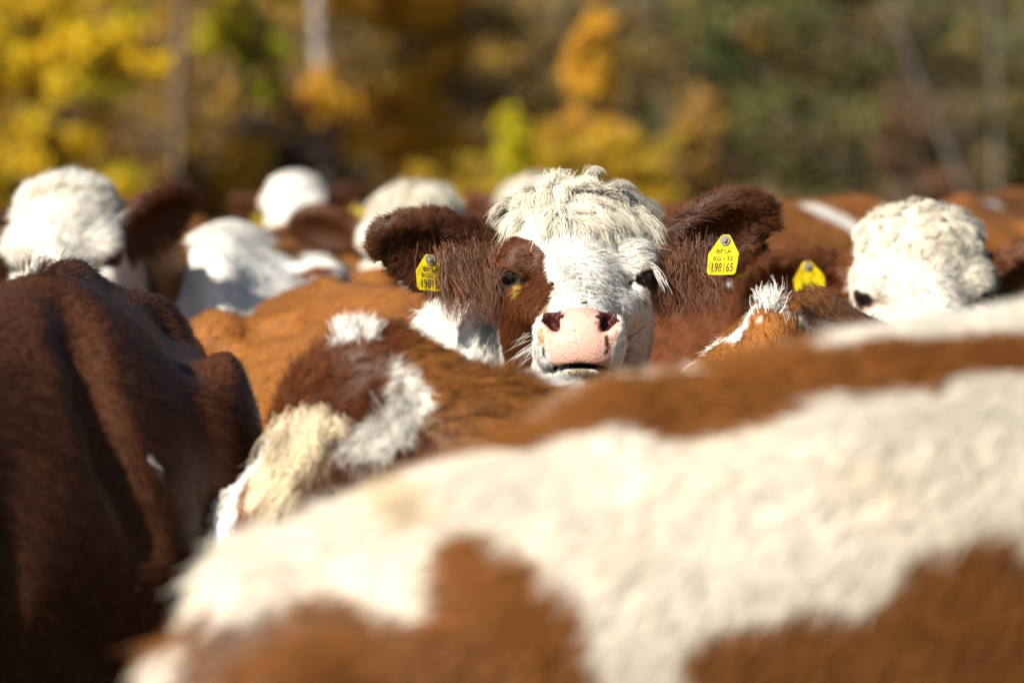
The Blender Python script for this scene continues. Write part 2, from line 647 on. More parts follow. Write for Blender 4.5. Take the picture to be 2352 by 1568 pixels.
        for i in range(3):
            for k in range(3):
                vn[:, k] += np.bincount(s.T[:, i], fn[:, k], len(s.V))
        s.N = nrm(vn)
        s._bvh = None
        s.base = BROWN
        s.face = WHITE
        s.earc = EARB

    def pt(s, x, y, z):
        return s.O + s.s * (x * s.F + y * s.L + z * s.U)

    def hpt(s, u, d, w_):
        return s.hc + s.hs * (u * s.hax[0] + d * s.hax[1] + w_ * s.hax[2])

    def hit(s, px, py):
        if s._bvh is None:
            s._bvh = BVHTree.FromPolygons(s.V.tolist(), s.Q.tolist())
        d = FW + (px - 1176) / FPX * RT + (784 - py) / FPX * UPV
        r = s._bvh.ray_cast(Vector(CAM), Vector(d).normalized())
        if r[0] is None:
            q = s.V - CAM
            d = nrm(d)
            t = q @ d
            k = np.argmin(np.linalg.norm(q - t[:, None] * d, axis=1))
            return s.V[k]
        return np.array(r[0])

    def stroke(s, pts, colour, soft=.010, fr=26):
        """a marking of the coat: a chain of discs (px, py, radius px) laid on the hide"""
        c = []
        for px, py, r in pts:
            h = s.hit(px, py)
            c.append((h, r * (proj(h)[2]) / FPX))
        s.paint.append((c, np.asarray(colour), soft, fr))

    def blob(s, centre, radius, colour, soft=.02, fr=14):
        s.paint.append(([(np.asarray(centre, float), radius)], np.asarray(colour), soft, fr))

    def regions(s, p):
        h = (p - s.hc) @ s.hax.T / s.hs
        inh = (h[:, 1] > -.16) & (np.abs(h[:, 2]) < .24) & (np.abs(h[:, 0]) < .40) & (h[:, 1] < .42)
        ear = np.zeros(len(p), bool)
        for g in (1, -1):
            C, A = s.ears[g]
            q = ((p - C) @ A.T) / (np.array([.125, .08, .06]) * s.hs)
            ear |= ((q ** 2).sum(1) < 1) & (h[:, 0] * g > .118)
            ear |= inh & (h[:, 0] * g > .135) & (h[:, 1] < .03)
        # the pad between and round the nostrils
        u, d, w_ = h.T
        pad = inh & (d > .262) & (w_ < -.043) & (w_ > -.1335) & (np.abs(u) < np.interp(w_, [-.134, -.10, -.085, -.06, -.043], [.049, .051, .059, .062, .045]))
        nostril = inh & (d > .25) & (((np.abs(u) - .043) / .02) ** 2 + ((w_ + .066) / .018) ** 2 < 1)
        return h, inh & ~ear, ear, pad | nostril

    def coat(s, p, mesh=False):
        h, hd, ear, pad = s.regions(p)
        c = np.broadcast_to(s.base, p.shape).copy()
        loc = ((p - s.O) @ np.array([s.F, s.L, s.U]).T) / s.s
        low = (loc[:, 2] + .05 * noise(p, 7)) < .62
        c[low] = WHITE * .9
        c[(loc[:, 2] < .09) & ~hd & ~ear] = (.04, .03, .025)
        c[hd] = s.face
        c[ear] = s.earc
        if s.extra:
            mk, cc = s.extra(h, p, hd, ear)
            c[mk] = cc
        if mesh:
            c[pad] = PINK
        t = np.clip(.22 * noise(p, 8, 0) + .14 * noise(p, 25, 1), 0, .4)[:, None] * (c[:, :1] > .5) * ~pad[:, None]
        c = c * (1 - t) + CREAM * t
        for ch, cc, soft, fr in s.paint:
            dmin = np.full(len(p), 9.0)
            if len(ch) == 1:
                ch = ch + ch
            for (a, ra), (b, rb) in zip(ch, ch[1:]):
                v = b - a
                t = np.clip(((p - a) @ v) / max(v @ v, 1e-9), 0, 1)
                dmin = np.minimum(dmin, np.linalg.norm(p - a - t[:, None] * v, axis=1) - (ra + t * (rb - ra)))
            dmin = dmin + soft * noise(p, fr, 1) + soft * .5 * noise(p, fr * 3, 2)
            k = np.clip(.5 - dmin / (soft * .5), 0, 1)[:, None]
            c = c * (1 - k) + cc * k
        v = 1 + .13 * noise(p, 9, 2) + .08 * noise(p, 31, 0)
        c = c * v[:, None]
        if mesh:
            u, d, w_ = h.T
            ho = (((np.abs(u) - .042) / .020) ** 2 + ((w_ + .064) / .018) ** 2 < 1) & (d < .303) & (d > .2) & hd
            c[ho] = (.045, .010, .010)
            ed = np.minimum(np.linalg.norm(p - s.hpt(.103, .016, -.002), axis=1), np.linalg.norm(p - s.hpt(-.103, .016, -.002), axis=1))
            c[hd & (ed < .0300 * s.hs)] = (.03, .018, .014)
            lip = hd & (d > .22) & (np.abs(w_ + .1325 + .0011 * (u / .0165) ** 2) < .0045) & (np.abs(u) < .06)
            c[lip] = (.03, .018, .012)
        return c.clip(0.003, .95), pad

    def finish(s, parts=None, hairs=60000, L=.022, width=.0011, lift=.32, top_only=True, clump=.012, camt=.5, head_L=.013,
               head_frac=.4, ear_L=.03, body_curl=0., forelock=0, lock_L=.03, ear_fringe=0, eyes=True, seed=1, group='herd of cows standing close together',
               flow=None, cvar=.35, body_grav=.15, keys=4, shade=.12):
        base = s.pt(0, 0, 0)
        root = thing('cow', (base[0], base[1], 0), s.label, 'cow', group)
        s.root = root
        b = mesh_obj('body', s.V, s.Q, M_HIDE, root)
        c, pad = s.coat(s.V, True)
        set_col(b.data, 'coat', c)
        set_val(b.data, 'bare', pad)
        s.body = b
        if eyes:
            for g in (1, -1):
                bm = bmesh.new()
                bmesh.ops.create_uvsphere(bm, u_segments=20, v_segments=12, radius=.0225 * s.hs)
                me = bpy.data.meshes.new('eye')
                bm.to_mesh(me)
                bm.free()
                me.polygons.foreach_set('use_smooth', np.ones(len(me.polygons), bool))
                me.materials.append(M_EYE)
                o = bpy.data.objects.new('eye', me)
                o.location = s.hpt(g * .103, .016, -.002)
                link(o, root)
        # ---- fur
        r = np.random.default_rng(seed)
        cen = s.V[s.T].mean(1)
        tn = nrm(s.N[s.T].mean(1))
        px, py, z = proj(cen)
        face = (tn * nrm(CAM - cen)).sum(1)
        wgt = s.area * np.clip(face + .55, 0, 1) * ((py < 2000) & (py > 200)) * np.clip((px + 1200) / 1000, 0, 1) * np.clip((4000 - px) / 1400, 0, 1) * (z > .5)
        _, hd, ear, padT = s.regions(cen)
        h = (cen - s.hc) @ s.hax.T / s.hs
        ed_ = np.minimum(np.linalg.norm(cen - s.hpt(.103, .016, -.002), axis=1), np.linalg.norm(cen - s.hpt(-.103, .016, -.002), axis=1))
        no = padT | (ed_ < .0375 * s.hs) | (hd & (np.abs(h[:, 2] + .1325 + .0011 * (h[:, 0] / .0165) ** 2) < .005) & (h[:, 1] > .2) & (np.abs(h[:, 0]) < .06))
        wgt[no] = 0
        isH = (hd | ear)
        n_h = int(hairs * head_frac * HAIR)
        n_b = int(hairs * (1 - head_frac) * HAIR)

        def pick(wt, n):
            if wt.sum() <= 0 or n < 1:
                return None
            t = r.choice(len(wt), n, p=wt / wt.sum())
            a, b_ = r.random(n), r.random(n)
            m = a + b_ > 1
            a[m], b_[m] = 1 - a[m], 1 - b_[m]
            A, B_, C_ = (s.T[t][:, i] for i in range(3))
            k = np.stack([1 - a - b_, a, b_], 1)[:, :, None]
            return (s.V[s.T[t]] * k).sum(1), nrm((s.N[s.T[t]] * k).sum(1)), t
        PT, RD, CC, NN = [], [], [], []

        def add(pts, rad, c, sh, nn, var=shade):
            k = (1 + var * sh + r.normal(size=len(c)) * var * .8).clip(.45, 1.6)[:, None]
            PT.append(pts)
            RD.append(rad)
            CC.append((c * k).clip(.004, .92))
            NN.append(nn)
        got = pick(np.where(isH, 0, wgt), n_b)
        if got:
            p, n, t = got
            fl = -s.F * .75 - s.U * .5 if flow is None else np.asarray(flow, float)
            fl = np.broadcast_to(fl, p.shape) + .35 * np.stack([noise(p, 6, i) for i in range(3)], 1)
            c, _ = s.coat(p)
            LL = L * (1 + .25 * noise(p, 9, 1)) + np.zeros(len(p))
            add(*(lambda a: (a[0], a[1], c, a[2], n))(grow(p, n, fl, LL, lift, width, keys, clump, camt, body_curl, body_grav, seed=seed, cvar=cvar)))
        wf = np.where(isH, wgt, 0)
        wf[ear] *= 2.2
        got = pick(wf, n_h)
        if got:
            p, n, t = got
            h = (p - s.hc) @ s.hax.T / s.hs
            _, hdm, em, _ = s.regions(p)
            u, d, w_ = h.T
            fh = np.stack([u * 1.0, (d - .06) * .6, (w_ - .025)], 1)
            fh = fh / (np.linalg.norm(fh, axis=1, keepdims=True) + .02)
            fh[:, 1] += np.where(w_ < 0, .5, -.3) * (np.abs(u) < .09)
            fh[:, 2] -= .5 * (w_ < -.02)
            fl = fh @ s.hax
            for g in (1, -1):
                C, A = s.ears[g]
                q = (p - C) @ A.T / s.hs
                m = em & (u * g > 0)
                e = A[0] * 1.0 + A[1] * (q[m][:, 1:2] * 10) + A[2] * (-.15)
                e = e + np.array([0, 0, -1.0]) * np.clip(.35 - q[m][:, 0:1] * 5, 0, 1.2)
                fl[m] = e
            c, _ = s.coat(p)
            LL = np.where(em, ear_L, head_L) * (1 + .2 * noise(p, 14, 1))
            LL = np.where(hdm & (w_ > .06), head_L * 1.5, LL)
            LL = np.where(hdm & (d > .2), head_L * .55, LL)
            for g in (1, -1):
                C, A = s.ears[g]
                q = (p - C) @ A.T / s.hs
                inner = em & (u * g > 0) & (n @ A[2] > .1) & (np.abs(q[:, 1]) < .045) & (np.abs(q[:, 0]) < .085)
                LL = np.where(inner, LL * .45, LL)
            lf = np.where(em, .34, .22)
            add(*(lambda a: (a[0], a[1], c, a[2], n))(grow(p, n, fl, LL, lf, width * .8, keys, clump * .75, camt, 0.03, .12, seed=seed + 3, cvar=cvar * .8)))
        if PT:
            fur_obj('fur', root, np.concatenate(PT), np.concatenate(RD), np.concatenate(CC), np.concatenate(NN))
        s.pick = pick
        s.wgt, s.hdT, s.earT = s.wgt0, s.hdT0, s.earT0 = wgt, hd, ear
        if forelock:
            s.make_forelock(int(forelock * HAIR), seed + 11, width * .8, L=lock_L)
        return s

    def make_forelock(s, n, seed, width, L=.055, sweep=.55, curl=.16, colour=None):
        cen = s.V[s.T].mean(1)
        h = (cen - s.hc) @ s.hax.T / s.hs
        wt = s.area * (h[:, 2] > .090) * (h[:, 1] > -.2) * (np.abs(h[:, 0]) < .112) * s.hdT
        got = s.pick(wt, n)
        if not got:
            return
        p, nn, t = got
        h = (p - s.hc) @ s.hax.T / s.hs
        # tufts fall forward and out from a crown set to one side of the poll
        f = np.stack([(h[:, 0] + .05) * 6 * 1.0 + sweep * .5, .8 + 0 * h[:, 0], -.25 - (h[:, 2] < .1) * .35], 1)
        fl = f @ s.hax + .5 * np.stack([noise(p, 22, i) for i in range(3)], 1)
        c = np.broadcast_to(WHITE * .55 + CREAM * .45 if colour is None else colour, p.shape)
        pts, rad, sh = grow(p, nn, fl, np.full(len(p), L), .5, width * 1.05, 7, .019, .75, curl, .42, jit=.10, seed=seed, curlf=6.5, cvar=.55)
        r = np.random.default_rng(seed)
        k = (1 + .26 * sh + r.normal(size=len(c)) * .16).clip(.3, 1.3)[:, None]
        fur_obj('forelock', s.root, pts, rad, (c * k).clip(.01, .9), nrm(pts[:, 3] - s.hpt(0, -.08, .03)))


def strand_tuft(cow, name, roots, dirs, L, colour, width, n, spread, curl=.1, grav=.5, seed=5, K=7):
    """a few locks: n hairs round each root point"""
    r = np.random.default_rng(seed)
    R = np.repeat(np.asarray(roots, float), n, 0) + r.normal(size=(len(roots) * n, 3)) * spread
    D = np.repeat(nrm(np.asarray(dirs, float)), n, 0)
    Nn = nrm(np.cross(D, r.normal(size=3)) * .3 + (CAM - R) * .2)
    pts, rad, sh = grow(R, Nn, D, np.full(len(R), L), .12, width, K, spread * 2.2, .6, curl, grav, jit=.12, seed=seed, curlf=5, cvar=.22)
    c = np.broadcast_to(colour, R.shape) * (1 + .25 * sh + r.normal(size=len(R)) * .15).clip(.4, 1.5)[:, None]
    return fur_obj(name, cow.root, pts, rad, c.clip(.004, .92), nrm(Nn + .45 * r.normal(size=Nn.shape) + np.array([-.25, -.2, .55])))


# ------------------------------------------------------------------ ear tags
TAGP = [(-.40, -.5), (.40, -.5), (.46, -.44), (.49, .02), (.17, .44), (.10, .5), (-.10, .5), (-.17, .44), (-.49, .02), (-.46, -.44)]


def ear_tag(cow, centre, right, up, wd, ht, text=True, back=None, bend=0.0):
    right = nrm(right)
    up = nrm(up)
    nz = np.cross(right, up)
    n = len(TAGP)
    V = []
    for off in (.0012, -.0012):
        for x, y in TAGP:
            V.append(np.asarray(centre) + right * x * wd + up * y * ht + nz * (off - bend * abs(x) ** 2 * wd))
    me = bpy.data.meshes.new('ear_tag')
    F = [list(range(n)), list(range(2 * n - 1, n - 1, -1))] + [[i, n + i, n + (i + 1) % n, (i + 1) % n] for i in range(n)]
    me.from_pydata([tuple(v) for v in V], [], F)
    me.materials.append(M_TAG)
    t = link(bpy.data.objects.new('ear_tag', me), cow.root)
    # stud
    bm = bmesh.new()
    for r1, r2, z0, z1 in ((.0085, .0085, .001, .0035), (.0045, .0025, .0035, .0075)):
        m = Matrix.Translation(Vector(np.asarray(centre) + up * ht * .36 + nz * (z0 + z1) / 2)) @ Matrix([[*right], [*up], [*nz]]).transposed().to_4x4()
        bmesh.ops.create_cone(bm, cap_ends=True, segments=18, radius1=r1, radius2=r2, depth=z1 - z0, matrix=m)
    ms = bpy.data.meshes.new('stud')
    bm.to_mesh(ms)
    bm.free()
    ms.materials.append(M_STUD)
    link(bpy.data.objects.new('stud', ms), t)
    if back is not None:
        V2 = [np.asarray(back) + right * x * wd * .95 + up * y * ht + nz * off for off in (.001, -.001) for x, y in TAGP]
        mb = bpy.data.meshes.new('back_plate')
        mb.from_pydata([tuple(v) for v in V2], [], F)
        mb.materials.append(M_TAG)
        link(bpy.data.objects.new('back_plate', mb), t)
    if text:
        for body, y, size, sx in text:
            cu = bpy.data.curves.new('lettering', 'FONT')
            cu.body = body
            cu.align_x = 'CENTER'
            cu.size = size
            cu.resolution_u = 3
            o = bpy.data.objects.new('lettering', cu)
            col.objects.link(o)
            dg = bpy.context.evaluated_depsgraph_get()
            mt = bpy.data.meshes.new_from_object(o.evaluated_get(dg))
            bpy.data.objects.remove(o)
            R4 = Matrix([[*right], [*up], [*nz]]).transposed().to_4x4()
            mt.transform(Matrix.Translation(Vector(np.asarray(centre) + up * y * ht + nz * .0019)) @ R4 @ Matrix.Diagonal((sx, 1, 1, 1)))
            mt.materials.clear()
            mt.materials.append(M_INK)
            link(bpy.data.objects.new('lettering', mt), t)
    return t


TEXT = [('BFSA', .03, .0105, 1.15), ('BG - 32', -.14, .0105, 1.0), ('198165', -.42, .0205, .62)]


# ================================================================== the ground
def ground_h(x, y):
    y = np.asarray(y, float)
    t = np.clip((y - 50) / 80, 0, None)
    return np.where(y > 50, np.minimum(t, 1.6) ** 1.25 * 34, 0) + .25 * np.sin(x * .11 + 1) * np.clip((y - 48) / 20, 0, 1)


gx = np.concatenate([np.linspace(-900, -45, 14), np.linspace(-40, 40, 81), np.linspace(45, 900, 14)])
gy = np.concatenate([np.linspace(-600, -12, 10), np.linspace(-10, 140, 151), np.linspace(150, 1200, 12)])
GX, GY = np.meshgrid(gx, gy, indexing='ij')
GV = np.stack([GX, GY, ground_h(GX, GY)], 2).reshape(-1, 3)
ii, jj = np.meshgrid(np.arange(len(gx) - 1), np.arange(len(gy) - 1), indexing='ij')
k = (ii * len(gy) + jj).ravel()
GQ = np.stack([k, k + len(gy), k + len(gy) + 1, k + 1], 1)
m, t, b = mat('pasture_and_leaf_litter')
tc = t.nodes.new('ShaderNodeTexCoord')
n1 = t.nodes.new('ShaderNodeTexNoise')
n1.inputs['Scale'].default_value = .9
n1.inputs['Detail'].default_value = 9
r1 = t.nodes.new('ShaderNodeValToRGB')
r1.color_ramp.elements[0].position = .35
r1.color_ramp.elements[0].color = (.030, .035, .012, 1)
r1.color_ramp.elements[1].position = .65
r1.color_ramp.elements[1].color = (.075, .065, .03, 1)
r2 = t.nodes.new('ShaderNodeValToRGB')
r2.color_ramp.elements[0].position = .3
r2.color_ramp.elements[0].color = (.045, .032, .018, 1)
r2.color_ramp.elements[1].position = .7
r2.color_ramp.elements[1].color = (.16, .095, .04, 1)
sp = t.nodes.new('ShaderNodeSeparateXYZ')
mr = t.nodes.new('ShaderNodeMapRange')
mr.inputs[1].default_value = 36
mr.inputs[2].default_value = 42
mx = t.nodes.new('ShaderNodeMix')
mx.data_type = 'RGBA'
L_ = t.links.new
L_(tc.outputs['Object'], n1.inputs['Vector'])
L_(n1.outputs[0], r1.inputs[0])
L_(n1.outputs[0], r2.inputs[0])
L_(tc.outputs['Object'], sp.inputs[0])
L_(sp.outputs[1], mr.inputs[0])
L_(mr.outputs[0], mx.inputs[0])
L_(r1.outputs[0], mx.inputs[6])
L_(r2.outputs[0], mx.inputs[7])
L_(mx.outputs[2], b.inputs['Base Color'])
b.inputs['Roughness'].default_value = .95
b.inputs['Specular IOR Level'].default_value = .1
g = mesh_obj('ground', GV, GQ, m)
g['kind'] = 'structure'


# ================================================================== the wood behind
def tubes(paths, radii, sides=5):
    V, Q = [], []
    for p, r in zip(paths, radii):
        p = np.asarray(p, float)
        o = sum(len(v) for v in V)
        n = len(p)
        a = np.arange(sides) / sides * 2 * math.pi
        tan = nrm(np.gradient(p, axis=0))
        e1 = nrm(np.cross(tan, np.array([.31, .95, .05])))
        e2 = np.cross(tan, e1)
        ring = p[:, None] + (e1[:, None] * np.cos(a)[None, :, None] + e2[:, None] * np.sin(a)[None, :, None]) * np.asarray(r)[:, None, None]
        V.append(ring.reshape(-1, 3))
        for i in range(n - 1):
            for j in range(sides):
                Q.append([o + i * sides + j, o + i * sides + (j + 1) % sides, o + (i + 1) * sides + (j + 1) % sides, o + (i + 1) * sides + j])
    return np.concatenate(V), np.array(Q)


def leaves(centres, n_per, rad, size, colours, r):
    """leaf quads scattered in clumps; colours: list of (rgb, weight)"""
    C = np.repeat(centres, n_per, 0)
    N = len(C)
    off = r.normal(size=(N, 3))
    off = nrm(off) * (r.random((N, 1)) ** .45) * rad
    off[:, 2] *= .75
    p = C + off
    a = nrm(r.normal(size=(N, 3)))
    b_ = nrm(np.cross(a, r.normal(size=(N, 3))))
    sz = size * r.uniform(.6, 1.3, (N, 1))
    V = np.stack([p - a * sz * .62, p + b_ * sz * .36, p + a * sz * .62, p - b_ * sz * .36], 1).reshape(-1, 3)
    Q = np.arange(N * 4).reshape(-1, 4)
    wts = np.array([w_ for _, w_ in colours], float)
    cl = np.array([c for c, _ in colours])
    kc = r.choice(len(cl), len(centres), p=wts / wts.sum())
    kl = np.where(r.random(N) < .7, np.repeat(kc, n_per), r.choice(len(cl), N, p=wts / wts.sum()))
    c = cl[kl] * r.uniform(.75, 1.25, (N, 1))
    return V, Q, c


YEL = [((.72, .47, .015), 5), ((.60, .43, .02), 3), ((.40, .37, .025), 3)]
YGR = [((.50, .42, .015), 4), ((.26, .30, .02), 3), ((.60, .42, .02), 2)]
OCH = [((.52, .30, .035), 4), ((.42, .25, .045), 3), ((.60, .37, .035), 2)]
ORA = [((.68, .38, .035), 4), ((.60, .31, .035), 3), ((.68, .44, .045), 2)]
TAW = [((.36, .17, .055), 3), ((.28, .16, .05), 3), ((.42, .22, .08), 1)]
BRN = [((.19, .13, .075), 3), ((.27, .165, .075), 2), ((.14, .105, .075), 3)]
GRN = [((.080, .130, .030), 4), ((.11, .165, .04), 3), ((.20, .21, .045), 1), ((.045, .07, .025), 3)]
OLI = [((.20, .165, .06), 3), ((.26, .19, .065), 3), ((.14, .125, .055), 2)]


def tree(label, px, Z, height, crown, cols, n_cl, n_leaf, clr, size, bark=(.10, .075, .055), trunk_r=.1, lean=0., name='tree', cat='tree',
         seed=1, group='autumn trees and shrubs along the wood edge', stems=1, shell=.5):
    """crown: list of (dx, z, rx, ry, rz) ellipsoids, metres from the foot of the trunk"""
    r = np.random.default_rng(seed)
    x = (px - 1176) / FPX * Z
    z0 = float(ground_h(x, Z))
    o = thing(name, (x, Z, z0), label, cat, group)
    base = np.array([x, Z, z0 - .05])
    paths, rad = [], []
    cents = []
    for dx, cz, rx, ry, rz in crown:
        n = max(3, int(1.5 * n_cl * rx * rz / sum(c[2] * c[4] for c in crown)))
        d = nrm(r.normal(size=(n, 3))) * (r.random((n, 1)) ** shell)
        cents.append(base + np.array([dx, 0, cz]) + d * np.array([rx, ry, rz]))
    cents = np.concatenate(cents) if cents else np.zeros((0, 3))
    for s_ in range(stems):
        top = base + np.array([lean * height + r.normal() * .15 * (stems > 1) * height * .5, r.normal() * .1, height * r.uniform(.85, 1)])
        n = 9
        tt = np.linspace(0, 1, n)[:, None]
        b0 = base + np.array([r.normal() * .12, r.normal() * .1, 0]) * (stems > 1)
        wob = np.cumsum(r.normal(size=(n, 3)) * [.03, .03, 0], 0) * height * .12
        pa = b0 + (top - b0) * tt + wob * tt
        paths.append(pa)
        rad.append(trunk_r * (1 - .75 * tt[:, 0]) + .006)
        tips = cents[r.choice(len(cents), min(len(cents), 26 // stems + 4), replace=False)] if len(cents) else pa[3:] + r.normal(size=(n - 3, 3)) * [.9, .6, .5] * height * .1
        for c in tips:
            k_ = int(np.clip(np.searchsorted(pa[:, 2], c[2] - .25 * np.linalg.norm(c[:2] - pa[0, :2])) - 1, 0, n - 2))
            st = pa[k_]
            md = (st + c) / 2 + r.normal(size=3) * .08 + [0, 0, .08]
            q = np.linspace(0, 1, 5)[:, None]
            paths.append(st * (1 - q) ** 2 + 2 * md * q * (1 - q) + c * q * q)
            rad.append(np.linspace(.32 * trunk_r * (1 - k_ / n) + .006, .005, 5))
    V, Q = tubes(paths, rad, 6)
    tr_ = mesh_obj('trunk', V, Q, M_TWIG, o)
    set_col(tr_.data, 'tint', np.asarray(bark) * (1 + .25 * noise(V, 5)[:, None]).clip(.5, 1.5))
    if len(cents) and n_leaf:
        V, Q, c = leaves(cents, n_leaf, clr, size, cols, r)
        cr = mesh_obj('crown', V, Q, M_LEAF, o, False)
        set_col(cr.data, 'tint', c.clip(.01, .9), 'FACE')
    return o


def z_at(py, Z):
    return CAM[2] + (HORIZON - py) / FPX * Z


tree('large bright yellow autumn tree with low leafy branches', 120, 40, 7.5,
     [(-.35, 2.6, 1.15, 1.2, 1.7), (.35, 1.35, .72, .8, .55), (.45, 2.9, .85, .9, .75), (.2, 5.2, 1.9, 1.7, 1.6), (-.9, 1.4, .9, .8, .6)], YEL, 150, 110, .22, .085, trunk_r=.14, seed=3, shell=.6)
tree('yellow green tree with a leafy bough hanging beside the pale trunk', 560, 44, 8,
     [(0.05, 3.25, .58, .6, .52), (.35, 4.6, 1.3, 1.0, 1.1), (.25, 2.55, .28, .3, .2)], YGR, 70, 110, .2, .085, trunk_r=.09, seed=5)
tree('slender tree with a pale grey upright trunk', 760, 47, 9, [(0, 6.5, 1.6, 1.3, 1.6)], OCH, 50, 80, .35, .08, bark=(.38, .35, .33), trunk_r=.11, lean=-.035, seed=8)
tree('tall brown shrub with dark purplish bare twigs', 640, 43, 2.1, [(0, 1.55, .95, .5, .8)], [((.11, .082, .080), 3), ((.15, .10, .095), 2), ((.12, .10, .06), 2)], 110, 80, .16, .055, bark=(.09, .06, .05), trunk_r=.03, stems=7, name='shrub', cat='shrub', seed=10)
tree('tawny pinkish orange shrub beside the yellow tree', 455, 42, 2.2, [(-.05, 1.2, .45, .4, .5)], TAW, 46, 80, .15, .055, trunk_r=.03, stems=4, name='shrub', cat='shrub', seed=12)
tree('ochre and yellow shrub with a rounded top', 560, 41.5, 2.3, [(.0, 1.55, .34, .4, .55)], OCH, 40, 80, .15, .055, trunk_r=.03, stems=4, name='shrub', cat='shrub', seed=13)
tree('broad golden ochre tree with airy foliage', 960, 46, 5.2, [(-.2, 2.3, .55, .5, .6), (.3, 1.55, .7, .6, .6), (-.2, 3.9, .9, .7, .8), (.3, 2.8, .3, .4, .3), (-1.15, 2.3, .5, .4, .6)], ORA, 130, 90, .22, .07, trunk_r=.07, seed=15)
tree('narrow lemon yellow sapling shaped like a column', 1177, 36, 2.4, [(0, 1.72, .13, .14, .42)], [((.56, .46, .01), 3), ((.42, .40, .015), 2)], 34, 70, .10, .06, trunk_r=.022, seed=17, name='sapling', cat='tree')
tree('slim orange tree with small bright leaf clusters', 1365, 42, 4.2, [(0, 3.05, .26, .28, .30), (-.05, 2.55, .32, .3, .34), (-.05, 2.0, .42, .4, .35)], ORA, 42, 90, .13, .065, trunk_r=.04, seed=19)
tree('golden yellow bush behind the curly white poll of the tagged cow', 1370, 40, 2.3, [(-.25, 1.75, .5, .4, .36), (.4, 1.65, .6, .4, .42), (.0, 1.2, .9, .5, .4)], [((.58, .37, .025), 3), ((.48, .29, .035), 3), ((.44, .33, .03), 2)], 80, 90, .15, .06, trunk_r=.035, stems=4, name='shrub', cat='shrub', seed=21)
tree('low olive ochre bush at the foot of the wood', 1130, 38, 1.9, [(-.3, 1.2, .65, .4, .5), (.5, 1.15, .6, .4, .45)], [((.46, .30, .03), 3), ((.34, .25, .03), 3), ((.56, .36, .02), 2)], 80, 80, .15, .055, trunk_r=.03, stems=5, name='shrub', cat='shrub', seed=23)
tree('small ochre shrub with peach coloured leaf tips', 1600, 44, 2.9, [(0, 2.0, .30, .3, .45), (-.2, 1.5, .55, .3, .45)], [((.42, .24, .05), 3), ((.46, .28, .09), 2), ((.45, .28, .03), 2)], 36, 80, .13, .06, trunk_r=.03, stems=3, name='shrub', cat='shrub', seed=25)
tree('big dark green evergreen tree with ragged boughs', 1775, 48, 8, [(-.1, 3.2, .75, .7, .8), (.35, 2.2, .7, .7, .65), (.75, 1.35, .6, .6, .5), (.2, 5, 1.2, 1.0, 1.2), (-.45, 3.9, .5, .5, .5)], GRN, 130, 110, .22, .075, trunk_r=.13, seed=27)
tree('olive leaved tree behind the evergreen with sparse yellow leaves', 1960, 54, 7, [(-.4, 3.4, .8, .7, .9), (.2, 2.2, .6, .6, .7), (.4, 4.2, .9, .7, .7)], OLI, 80, 80, .24, .075, trunk_r=.08, seed=29)
tree('rust tinged shrub among grey twigs', 2080, 46, 3, [(0, 2.0, .4, .4, .6), (.35, 1.3, .5, .4, .45)], [((.20, .10, .05), 3), ((.12, .08, .05), 4), ((.27, .14, .07), 1)], 50, 60, .16, .055, trunk_r=.03, stems=5, name='shrub', cat='shrub', seed=31)
tree('bare grey tree with a strongly leaning trunk', 2330, 43, 5, [], BRN, 0, 0, .2, .06, bark=(.10, .085, .075), trunk_r=.04, lean=-.42, seed=33)
tree('bare pale grey tree with a straight trunk', 2295, 45, 6, [], BRN, 0, 0, .2, .06, bark=(.12, .105, .085), trunk_r=.045, lean=-.02, seed=35)
tree('thin yellowish shrub in front of the bare grey trees', 2230, 47, 3.6, [(0, 2.9, .5, .4, .6), (.4, 2.2, .5, .4, .6)], OLI, 44, 60, .2, .06, trunk_r=.03, stems=4, name='shrub', cat='shrub', seed=37)
tree('pale forked trunk standing between the orange tree and the evergreen', 1530, 50, 8, [(0, 7, 1.4, 1.2, 1.2)], OCH, 40, 70, .3, .08, bark=(.16, .14, .12), trunk_r=.07, lean=-.05, seed=39)
tree('pale straight trunk behind the slim orange tree', 1275, 52, 9, [(0, 7.5, 1.4, 1.2, 1.2)], OCH, 40, 70, .3, .08, bark=(.16, .14, .12), trunk_r=.06, lean=.01, seed=41)
tree('dark trunked tree between the two yellow trees', 405, 46, 8, [(.2, 6.3, 1.4, 1.1, 1.2)], YGR, 50, 70, .3, .08, bark=(.10, .08, .07), trunk_r=.07, lean=.01, seed=43)

# the wood itself, too far to tell its trees apart
r = np.random.default_rng(50)
n = 5600
wy = 46 + 22 * r.random(n) ** 1.1
wx = (r.random(n) - .5) * (wy * .30 + 6) * np.where(np.arange(n) < 3400, 1, 2.3)
wz = ground_h(wx, wy) + .1 + 3.4 * r.random(n) ** 1.4
tone = wx / wy / .133 + r.normal(size=n) * .3
VV, QQ, CL = [], [], []
o_ = 0
for kind, selm in ((OCH, (tone < .25) & (r.random(n) < .5)), (BRN, r.random(n) < .55), (OLI, (tone > -.1) & (r.random(n) < .6)), (GRN, (tone > .4) & (r.random(n) < .4))):
    cs = np.stack([wx, wy, wz], 1)[selm]
    V, Q, c = leaves(cs, 64, .42, .095, kind, r)
    VV.append(V)
    QQ.append(Q + o_)
    CL.append(c)
    o_ += len(V)
wood = mesh_obj('woodland', np.concatenate(VV), np.concatenate(QQ), M_LEAF, None, False)
set_col(wood.data, 'tint', (np.concatenate(CL) * .9).clip(.01, .8), 'FACE')
wood['kind'] = 'stuff'
wood['label'] = 'dense brown and ochre autumn wood climbing the slope'
wood['category'] = 'woodland'
paths, rad = [], []
